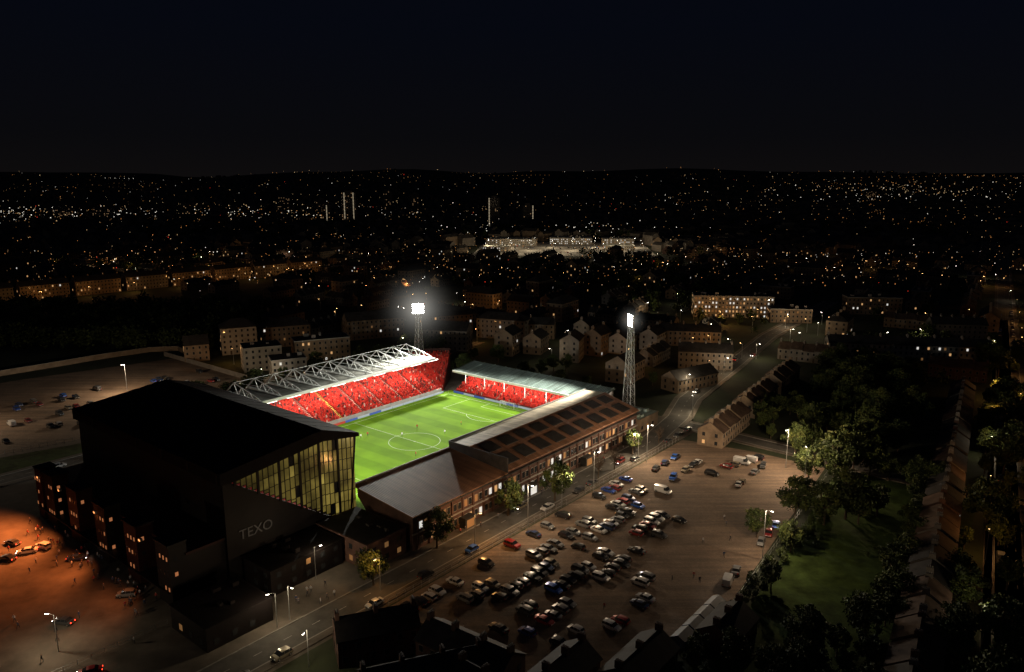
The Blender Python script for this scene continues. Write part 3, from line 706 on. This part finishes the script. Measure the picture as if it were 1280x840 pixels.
for i in range(34):
    x,y=cdir((84,140),R.uniform(-50,110),R.uniform(2,10)); tree(x,y,None,R.uniform(.5,.95))
for i in range(60):
    x,y=cdir((126,180),R.uniform(-90,260),R.uniform(-10,10)); tree(x,y,None,R.uniform(.6,1.1))
for i in range(18): tree(R.uniform(34,66),R.uniform(118,136),None,R.uniform(.5,.8))
for i in range(34): x,y=W(R.uniform(75,250),R.uniform(-80,-100)); tree(x,y,None,R.uniform(.6,.95))
for i in range(30): x,y=W(R.uniform(-30,120),R.uniform(92,108)); tree(x,y,None,.8)
for i in range(14): x,y=W(R.uniform(76,120),R.uniform(-30,70)); tree(x,y,None,.7)
# ------------------------------------------------------------------ buildings
def bmesh_(L,D,fl,roof='gable',seed=0,lit=.07,wall=m_gran,roofm=m_slate,chim=True,fh=2.8,unit=6,wstep=2.6,cool=.3,step=0):
    r=random.Random(seed); b=MB(); H=fl*fh+.3
    b.box(-L/2,L/2,-D/2,D/2,0,H,0)
    rh=D*.32
    if roof=='gable':
        n=max(1,int(L/unit)) if step else 1
        for k in range(n):
            xa=-L/2+L*k/n; xb=-L/2+L*(k+1)/n; dz=step*((k%2)*.5)
            b.prism([(-D/2,H-.01),(D/2,H-.01),(D/2,H+dz),(0,H+rh+dz),(-D/2,H+dz)],xa,xb,'x',0)
            for s in(-1,1):
                y0,y1=s*(D/2+.4),0; z0=H-.25+dz
                e0=.2 if k==0 else -.12; e1=.2 if k==n-1 else -.12
                p=[(xa-e0,y0,z0),(xb+e1,y0,z0),(xb+e1,y1,H+rh+.02+dz),(xa-e0,y1,H+rh+.02+dz)]
                b.hexa([*p,*[(a,c,d+.16) for a,c,d in p]],1)
                if r.random()<.5 and n>1:
                    xm=(xa+xb)/2; zz=H+rh*.45+dz; ym=s*D*.27; b.hexa([(xm-.5,ym-s*.5,zz-.1),(xm+.5,ym-s*.5,zz-.1),(xm+.5,ym+s*.5,zz-.75),(xm-.5,ym+s*.5,zz-.75),(xm-.5,ym-s*.5,zz+.5),(xm+.5,ym-s*.5,zz+.5),(xm+.5,ym+s*.5,zz-.12),(xm-.5,ym+s*.5,zz-.12)],2)
    elif roof=='hip':
        k=D*.45; p=[(-L/2-.4,-D/2-.4,H),(L/2+.4,-D/2-.4,H),(L/2+.4,D/2+.4,H),(-L/2-.4,D/2+.4,H)]; q=[(-L/2+k,0,H+rh),(L/2-k,0,H+rh)]
        b.q([p[0],p[1],q[1],q[0]],1);b.q([p[2],p[3],q[0],q[1]],1);b.q([p[1],p[2],q[1]],1);b.q([p[3],p[0],q[0]],1)
    else:
        b.box(-L/2-.15,L/2+.15,-D/2-.15,D/2+.15,H,H+.5,5); b.box(-L/2+.3,L/2-.3,-D/2+.3,D/2-.3,H+.5,H+.52,1)
        for _ in range(max(2,int(L/8))):
            x=r.uniform(-L/2+2,L/2-3);y=r.uniform(-D/2+2,D/2-3); b.box(x,x+r.uniform(1,2.5),y,y+r.uniform(1,2),H+.53,H+.5+r.uniform(.6,1.8),5)
    if chim and roof!='flat':
        n=max(1,int(L/unit))
        for i in range(n+1):
            x=-L/2+L*i/n; x=max(-L/2+.5,min(L/2-.5,x)); b.box(x-.4,x+.4,-.7,.7,H+rh-.6,H+rh+1.3,0)
            for y in(-.4,0,.4): b.beam((x,y,H+rh+1.3),(x,y,H+rh+1.65),.12,mi=5)
    nw=int(L/wstep)
    for s in(-1,1):
        for f in range(fl):
            for i in range(nw):
                x=-L/2+L*(i+.5)/nw; z=.9+f*fh
                rr=r.random(); mi=2
                if rr<lit: mi=4 if r.random()<cool else 3 if r.random()<.5 else 6
                door=f==0 and i%3==1
                z0,z1=(0.1,2.2) if door else (z,z+1.3)
                y=s*D/2; ya,yb=sorted((y,y+s*.05)); yc,yd=sorted((y+s*.05,y+s*.08))
                b.box(x-.55,x+.55,ya,yb,z0-.06,z1+.06,5); b.box(x-.48,x+.48,yc,yd,z0,z1,mi if not door else 7)
    nd=max(1,int(D/4))
    for s in(-1,1):
        for f in range(fl):
            for i in range(nd):
                y=-D/2+D*(i+.5)/nd; z=.9+f*fh; mi=3 if r.random()<lit else 2; xx=s*L/2; xa,xb=sorted((xx,xx+s*.06))
                b.box(xa,xb,y-.5,y+.5,z,z+1.3,mi)
    return b.mesh('building_mesh',[wall,roofm,m_glass,e_warm,e_cool,m_trim,e_warm2,m_bark])
V=[]
for k in range(8):
    V.append(('terraced_house',bmesh_(R.choice([24,30,36]),9,2,'gable',100+k,.045,R.choice([m_gran,m_tan,m_brick]),R.choice([m_slate,m_tile]),step=1)))
F=[]
for k in range(6):
    F.append(('apartment_block',bmesh_(R.choice([18,24,30]),12,R.choice([3,4]),R.choice(['gable','hip','flat']),200+k,.08,R.choice([m_gran,m_tan]),m_slate,chim=k%2==0,fh=2.9,unit=12)))
occ_pts=[]
def put(name,me,x,y,a): place(me,name,(x,y,0),a); occ_pts.append((x,y,16))
def B(name,x,y,a,L,D,fl,roof='gable',lit=.1,wall=m_gran,roofm=m_slate,**k):
    me=bmesh_(L,D,fl,roof,R.randrange(9999),lit,wall,roofm,**k); put(name,me,x,y,a)
    if L>30:
        for t in(-L/3,L/3): occ_pts.append((x+t*math.cos(a),y+t*math.sin(a),16))
a0=rad(25)
B('apartment_block',-148,402,a0,18,13,5,'hip',.06,m_harl,chim=False)
B('apartment_block',-124,366,a0,18,14,4,'flat',.06,m_harl)
B('apartment_block',-107,352,a0,16,12,3,'flat',.04,m_harl)
B('apartment_block',-99,384,a0,28,12,4,'flat',.09,m_tan)
B('apartment_block',-128,420,a0,26,12,4,'hip',.1,m_tan,chim=False)
B('apartment_block',-82,442,a0,34,12,4,'gable',.1,m_tan,chim=False)
B('apartment_block',-164,385,a0,12,12,3,'gable',.1,m_tan,chim=False)
B('apartment_block',-36,410,rad(-12),26,12,4,'gable',.06,m_gran,chim=False)
B('apartment_block',-40,455,rad(20),30,12,4,'gable',.1,m_tan,chim=False)
B('apartment_block',-5,440,rad(-20),30,11,4,'hip',.08,m_gran,chim=False)
for (x,y,a) in ((-2,398,70),(13,402,70),(31,384,75),(46,398,60),(60,402,60),(18,440,-10),(44,440,60),(66,420,-15),(78,412,60)):
    B('brick_house',x,y,rad(a),15,10,4 if y<400 else 3,'gable',.04,R.choice([m_tan,m_harl,m_gran]),chim=True,unit=15)
B('industrial_shed',80,331,rad(35),26,10,2,'gable',.05,m_tan,chim=False)
B('terraced_house',100,420,rad(-10),34,10,3,'gable',.06,m_tan)
B('apartment_block',96,368,rad(-12),26,11,3,'gable',.05,m_gran)
B('hotel',150,512,rad(-8),52,16,5,'flat',.55,m_harl,cool=.3,wstep=2.2)
B('hotel',182,492,rad(-8),26,14,3,'flat',.25,m_tan)
B('apartment_block',204,384,rad(-10),78,10,3,'gable',.08,m_harl,unit=13)
B('apartment_block',250,522,rad(-6),36,12,4,'flat',.2,m_tan)
B('apartment_block',300,470,CA,34,11,3,'gable',.08,m_tan)
B('apartment_block',262,440,rad(-10),30,11,3,'gable',.08,m_gran)
for k in range(3):
    x=78+k*22;y=266+k*34; B('terraced_house',x,y,math.atan2(.83,.556),32,9,2,'gable',.02,m_tan,m_tile,step=1)
for k in range(14):
    x,y=cdir((63,107),6+k*17.5); B('terraced_house',x,y,CA,15.5,8.5,2,'gable',.015,m_brick if k%4==1 else m_gran,m_tile if k%3 else m_slate,step=1)
for k in range(6):
    x,y=cdir((172,215),-70+k*38); B('terraced_house',x,y,CA,34,10,3,'gable',.03,m_gran,step=1)
for (x,y,a,L,fl) in ((-27,136,20,16,2),(-8,128,-35,20,2),(8,124,51,18,1),(24,128,51,16,1),(-16,121,20,22,2),(0,113,-40,24,2),(44,140,51,12,1)):
    B('brick_house',x,y,rad(a),L,8,fl,'gable',0,m_brick,m_slate)
# tenement street beyond the cemetery
ten=[bmesh_(34,11,4,'gable',700+k,.16,m_tan if k else m_gran,m_slate,unit=11,cool=.15) for k in range(3)]
for k in range(8):
    t=k/7; x=-392+t*185; y=560+t*195; a=math.atan2(195,185)
    put('tenement_building',ten[k%3],x,y,a)
b=MB()
for i in range(4): b.prism([(-1.6,0),(-1.6,2),(0,2.9),(1.6,2),(1.6,0)],i*5,i*5+4.6,'x',0)
b.obj('garden_shed',[M('blue_roof_sheet',(.03,.05,.085),.5,.3)],(33,136,0),ROT)
def blocked(x,y,r=15):
    u,w_=LOC(x,y)
    if -205<u<86 and -138<w_<112: return True
    if -140<u<15 and 100<w_<210: return True
    if u<450 and -75<w_<-8 and u>80:
        ww=-60+ (u-85)*.12
        if abs(w_-ww)<14: return True
    if -380<x<-150 and 370<y<560: return True
    if -60<x<185 and 900<y<1130: return True
    if 84<x<185 and 190<y<365: return True
    for (px,py,pr) in occ_pts:
        if abs(px-x)<pr+r and abs(py-y)<pr+r and math.hypot(px-x,py-y)<pr+r*.6: return True
    d=(x-148)*c_[1]-(y-210)*c_[0]
    if abs(d)<13: return True
    return False
cnt=0
for j in range(-26,30):
    for i in range(0,34):
        x,y=cdir((120,330),-150+i*42+R.uniform(-3,3),j*33+R.uniform(-2,2))
        if y<150 or y>980 or abs(x)>.72*y+60 or blocked(x,y): continue
        if R.random()<.28: continue
        nm,me=R.choice(V if R.random()<.7 else F)
        put(nm,me,x,y,CA+(math.pi/2 if R.random()<.2 else 0)); cnt+=1
for k in range(9):
    t=k/8; lamp(-380+t*190,545+t*200,R.uniform(0,6),'O',1900 if k%2 else 1200)
ln_=0
for i in range(500):
    y=380+R.random()**1.2*560; x=R.uniform(-.66,.72)*y
    if -380<x<-150 and 340<y<600: continue
    u,w_=LOC(x,y)
    if -205<u<100 and w_<112: continue
    if math.sin(x*.011+2)*math.sin(y*.013)<-.2: continue
    if ln_<60 : lamp(x,y,R.uniform(0,6.28),'O' if R.random()<.75 else 'W',R.choice([500,1000,1800]))
    elif ln_<150: lamp(x,y,R.uniform(0,6.28),'O' if R.random()<.7 else 'W',0,False)
    ln_+=1
for i in range(60):
    t=R.uniform(-120,380); x,y=cdir((148,210),t,R.choice([-3.3,3.3])); car(x,y,CA,z=.09)
for (x,y,p) in ((-112,330,2600),(-140,372,1600),(-60,400,1200),(-95,362,1200),(20,372,1300),(60,372,2200),(92,346,2200),(-20,425,1400),(135,480,5000),(172,470,3500),(118,440,1200),(30,420,1400)):  # lamps among the flats are added to brighten their walls
    lamp(x,y,R.uniform(0,6.28),'W' if R.random()<.45 else 'O',p)
# ------------------------------------------------------------------ walls and fences
def wall(name,pts,h,t,mat):
    b=MB()
    for p,q in zip(pts[:-1],pts[1:]):
        dx,dy=q[0]-p[0],q[1]-p[1]; l=math.hypot(dx,dy); a=math.atan2(dy,dx)
        b.obox(((p[0]+q[0])/2,(p[1]+q[1])/2,0),(l,t,h),a,0); b.obox(((p[0]+q[0])/2,(p[1]+q[1])/2,h),(l+.01,t+.12,.12),a,1)
    return b.obj(name,[mat,m_kerb])
wall('stone_wall',[(-252,340),(-232,362),(-212,386),(-196,401),(-182,404),(-172,392)],2.6,.4,m_tan)
wall('stone_wall',[W(84,66),W(84,110),W(10,112),W(10,200)],2.2,.35,m_gran)
def fence(pts,h=1.8,st=2.5):
    b=MB()
    for p,q in zip(pts[:-1],pts[1:]):
        l=math.hypot(q[0]-p[0],q[1]-p[1]); n=int(l/st)
        for i in range(n+1):
            t=i/n; b.beam((p[0]+(q[0]-p[0])*t,p[1]+(q[1]-p[1])*t,0),(p[0]+(q[0]-p[0])*t,p[1]+(q[1]-p[1])*t,h),.05)
        for z in (h*.35,h*.95): b.beam((*p,z),(*q,z),.03)
    b.obj('metal_fence',[m_metal])
fence([W(-78,-73),W(-10,-73)]); fence([W(0,-73),W(60,-73)]); fence([W(-62,-130),W(-30,-132),W(66,-124)]); fence([W(-102,99),W(-40,86),W(12,94)])
fence([W(-112,-42),W(-150,-42),W(-150,40)],1.1,2.5)
wall('garden_wall',[cdir((84,140),-40,-2),cdir((84,140),120,-2)],1.3,.25,m_gran)
# ------------------------------------------------------------------ retail park
sheet('retail_park_ground',[(-50,925),(175,915),(190,1120),(-40,1130)],.05,m_conc)
for (x,y,L,D,h) in ((0,1080,70,34,3),(85,1100,60,34,3),(150,1085,44,30,3),(-20,990,34,26,2),(140,1000,40,24,2)):
    place(bmesh_(L,D,h,'flat',R.randrange(999),.45,m_harl,m_roofS,cool=.9),'retail_warehouse',(x,y,0),rad(-5))
for i in range(8):
    for j in range(3):
        lamp(-30+i*28+R.uniform(-4,4),945+j*42,R.uniform(0,6),'T',12000 if (i+j)%2 else 0,(i+j)%2==1)
for i in range(90): car(-20+R.randrange(60)*3,R.choice([940,956,1015,1030]),math.pi/2)
# ------------------------------------------------------------------ distant city
def dens(x,y): return .6+.33*math.sin(x*.0035+1.0+.002*y)+.33*math.sin(y*.0032-x*.0011+.5)
b=MB()
for i in range(3600):
    y=950+(R.random()**1.6)*4200; x=R.uniform(-.75,.75)*y
    if -60<x<190 and y<1140: continue
    L=R.uniform(12,34);D=R.uniform(9,13);H=R.choice([5.5,6,8,9,11,14]); a=CA+R.choice([0,math.pi/2,.3,.9])+R.uniform(-.1,.1); z=hz(x,y)-1
    mi=R.choice([0,0,1]); b.obox((x,y,z),(L,D,H+1),a,mi)
    ca_,sa_=math.cos(a),math.sin(a)
    def tr(px,py,pz): return (x+px*ca_-py*sa_,y+px*sa_+py*ca_,pz)
    zt=z+H+1; rh=D*.35
    b.q([tr(-L/2,-D/2,zt),tr(L/2,-D/2,zt),tr(L/2,0,zt+rh),tr(-L/2,0,zt+rh)],2); b.q([tr(L/2,D/2,zt),tr(-L/2,D/2,zt),tr(-L/2,0,zt+rh),tr(L/2,0,zt+rh)],2)
    b.q([tr(-L/2,D/2,zt),tr(-L/2,-D/2,zt),tr(-L/2,0,zt+rh)],mi); b.q([tr(L/2,-D/2,zt),tr(L/2,D/2,zt),tr(L/2,0,zt+rh)],mi)
    if R.random()<dens(x,y)*.6:
        px=R.uniform(-L/2+1,L/2-1); k=.5+y*.0002
        b.q([tr(px-k,-D/2-.1,z+2.5),tr(px+k,-D/2-.1,z+2.5),tr(px+k,-D/2-.1,z+2.5+k*1.6),tr(px-k,-D/2-.1,z+2.5+k*1.6)],R.choice([3,3,5,4]))
b.obj('distant_buildings',[m_gran,m_tan,m_slate,e_warm,e_cool,e_warm2])
e_st=E('stairwell_light',(1,.82,.55),.4); e_tw=E('flat_window_lit',(1,.6,.3),.3); m_twr=E('tower_wall_lit',(.5,.42,.34),.012)
def tower(x,y,fl,wd,col,lit):
    p=empty('tower_block',(x,y,hz(x,y)),rad(R.uniform(-15,15))); b=MB(); H=fl*2.9
    b.box(-wd/2,wd/2,-8,8,0,H,0); b.box(-wd/4,wd/4,-4,4,H,H+4,0)
    for f in range(fl):
        for i in range(int(wd/3.2)):
            xx=-wd/2+1+i*3.2; r=R.random(); b.box(xx,xx+1.6,-8.06,-8,f*2.9+.9,f*2.9+2.1,2 if r<lit else 1)
        for cidx in col: b.box(cidx*wd-.9,cidx*wd+.9,-8.4,-8,f*2.9+.6,f*2.9+2.3,3)
    b.obj('tower_body',[m_gran,m_glass,e_tw,e_st],parent=p)
for a_ in ((-334,1579,22,30,(-.3,.3),.08),(-385,1600,13,16,(.1,),.1),(-35,1500,19,22,(-.4,),.05),(30,1500,14,20,(.45,),.06),(-620,2100,14,34,(),.14),(-470,1900,14,22,(),.16),(-330,2050,20,22,(),.1),(-250,2000,18,20,(),.1),(-900,1700,9,50,(),.18),(-1050,1800,8,60,(),.2),(1250,2700,11,40,(),.3),(450,1250,6,36,(),.12),(-700,1650,12,24,(),.15)): tower(*a_)
b=MB()
def cl_add(x,y,mi,k=1,up=6):
    b.octa((x,y,hz(x,y)+up),(.22+math.hypot(x,y)*.0003)*k,mi)
for i in range(4200):
    y=650/(R.uniform(.095,1)**1.0); y*=R.uniform(.9,1.1); x=R.uniform(-.74,.74)*y
    if R.random()>max(.06,dens(x,y)*.85)**1.2: continue
    cl_add(x,y,R.choices([0,1,2,3,4],[42,22,7,32,2])[0],R.choice([.5,.6,.8,1,1.1]),R.uniform(3,12))
for s in range(110):
    y=800/(R.uniform(.13,1)); x=R.uniform(-.74,.74)*y; a=R.choice([CA,CA+1.57,.2,2.6])+R.uniform(-.2,.2); sp_=R.uniform(28,45); mi=R.choices([0,1,2,3],[45,22,6,30])[0]
    for k in range(R.randrange(5,16)):
        cl_add(x+math.cos(a)*k*sp_,y+math.sin(a)*k*sp_,mi,R.choice([.6,.8]),8)
for (cx,cy,n,sp1,mi) in ((-1200,1850,90,200,2),(-1130,1750,50,160,2),(-1150,1950,60,220,1),(-900,1750,60,160,2),(-560,1800,60,130,2),(-620,2300,70,250,1),(1500,3300,90,420,1),(1900,3600,90,500,0),(1350,2700,60,260,2),(1650,3000,50,200,1),(-380,1650,50,90,1),(700,1500,40,150,0),(60,1250,50,120,2),(180,1220,30,70,2)):
    for k in range(n): cl_add(cx+R.gauss(0,sp1),cy+R.gauss(0,sp1*.5),mi if R.random()<.55 else R.choice([0,1,2]),R.uniform(.5,1.35),R.uniform(4,20))
b.obj('city_lights',[E('city_orange',(1,.42,.12),.65),E('city_warm',(1,.68,.34),.95),E('city_white',(1,.93,.8),1.6),E('city_dim',(1,.55,.25),.22),E('city_red',(1,.06,.03),1.2)])
rng=np.random.default_rng(3)
def mass(name,pts,leafs,ls):
    n=len(pts)
    P_=np.array([(x,y,hz(x,y),h) for x,y,h in pts])
    idx=np.repeat(np.arange(n),leafs); d=rng.normal(size=(len(idx),3)); d/=np.linalg.norm(d,axis=1)[:,None]; d*=rng.random((len(idx),1))**.4
    hh=P_[idx,3]; lump=1+.25*np.sin(d[:,0]*7+idx)+.2*np.sin(d[:,1]*9+idx*2)
    c=np.stack([P_[idx,0]+d[:,0]*hh*.42*lump,P_[idx,1]+d[:,1]*hh*.42*lump,P_[idx,2]+hh*.56+d[:,2]*hh*.44*lump],1)
    a=rng.normal(size=(len(idx),3)); a/=np.linalg.norm(a,axis=1)[:,None]; b_=rng.normal(size=(len(idx),3)); b_=np.cross(a,b_); b_/=np.linalg.norm(b_,axis=1)[:,None]
    s=(ls*rng.uniform(.6,1.3,len(idx))*hh/10)[:,None]
    v=np.stack([c-a*s,c-b_*s*.7,c+a*s,c+b_*s*.7],1).reshape(-1,3)
    me=bpy.data.meshes.new(name); me.vertices.add(len(v)); me.vertices.foreach_set('co',v.ravel()); m=len(idx)
    me.loops.add(m*4); me.loops.foreach_set('vertex_index',np.arange(m*4)); me.polygons.add(m); me.polygons.foreach_set('loop_start',np.arange(m)*4)
    me.polygons.foreach_set('loop_total',np.full(m,4)); me.materials.append(m_l1); me.materials.append(m_l2); me.polygons.foreach_set('material_index',rng.integers(0,2,m).astype(np.int32)); me.update(calc_edges=True)
    place(me,name)
pts=[]
for i in range(500): pts.append((R.uniform(-380,-150),R.uniform(405,540),R.uniform(7,12)))
for i in range(800):
    y=R.uniform(520,920); x=R.uniform(-.72,.3)*y
    if y<545+ (x+392)*1.05+30 and y>545+(x+392)*1.05-45 and x<-180: continue
    if math.sin(x*.012)+math.sin(y*.02)>-.1: pts.append((x,y,R.uniform(7,13)))
for i in range(700): y=R.uniform(1150,1500); pts.append((R.uniform(-.5,.6)*y,y,R.uniform(8,17)))
for i in range(420):
    y=R.uniform(200,700); x=R.uniform(.25,.74)*y
    if not blocked(x,y,4): pts.append((x,y,R.uniform(5,10)))
mass('distant_trees',pts,130,.9)
pts=[]
for i in range(260):
    u=R.uniform(-95,66); w_=R.choice([R.uniform(-172,-134),R.gauss(-133,1.2)]); x,y=W(u,w_)
    if math.sin(u*.11)+math.sin(w_*.23)>.5 or w_>-135: pts.append((x,y,R.uniform(1,2.6)))
mass('shrubbery',pts,160,1.1)
# ------------------------------------------------------------------ glow round the mast lamps, painted as emission volumes without scattering
def glow_volume(u,w_,z,Rr,st):
    m=bpy.data.materials.new('lamp_glow'); m.use_nodes=True; nt=m.node_tree; nt.nodes.clear()
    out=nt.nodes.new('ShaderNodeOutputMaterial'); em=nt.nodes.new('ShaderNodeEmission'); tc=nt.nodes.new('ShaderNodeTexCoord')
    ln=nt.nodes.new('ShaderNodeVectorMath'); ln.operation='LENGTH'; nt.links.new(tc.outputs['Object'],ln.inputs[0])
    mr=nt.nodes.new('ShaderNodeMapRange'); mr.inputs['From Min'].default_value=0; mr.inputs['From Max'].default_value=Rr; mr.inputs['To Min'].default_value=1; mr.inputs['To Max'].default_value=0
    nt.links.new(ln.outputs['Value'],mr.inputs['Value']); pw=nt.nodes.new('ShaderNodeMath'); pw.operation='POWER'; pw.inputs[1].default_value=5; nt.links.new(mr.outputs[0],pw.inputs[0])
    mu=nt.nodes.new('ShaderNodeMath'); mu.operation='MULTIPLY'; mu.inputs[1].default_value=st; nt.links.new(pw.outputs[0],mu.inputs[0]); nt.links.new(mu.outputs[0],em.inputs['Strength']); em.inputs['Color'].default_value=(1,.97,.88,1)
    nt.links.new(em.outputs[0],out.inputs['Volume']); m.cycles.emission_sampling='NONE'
    bm=bmesh.new(); bmesh.ops.create_icosphere(bm,subdivisions=3,radius=Rr); me=bpy.data.meshes.new('lamp_glow'); bm.to_mesh(me); bm.free(); me.materials.append(m)
    place(me,'lamp_glow',(*W(u,w_),z))
glow_volume(62,61,33.5,27,.035); glow_volume(74,-44,38.5,9,.06)
# ------------------------------------------------------------------ camera
cam=bpy.data.cameras.new('camera'); co=bpy.data.objects.new('camera',cam); scene.collection.objects.link(co)
co.location=(0,0,92); co.rotation_euler=(rad(90-11.72),0,0); cam.sensor_width=36; cam.sensor_fit='HORIZONTAL'; cam.lens=950/1280*36; cam.clip_end=30000; cam.clip_start=1
scene.camera=co
print('neigh',cnt,len(bpy.data.objects))
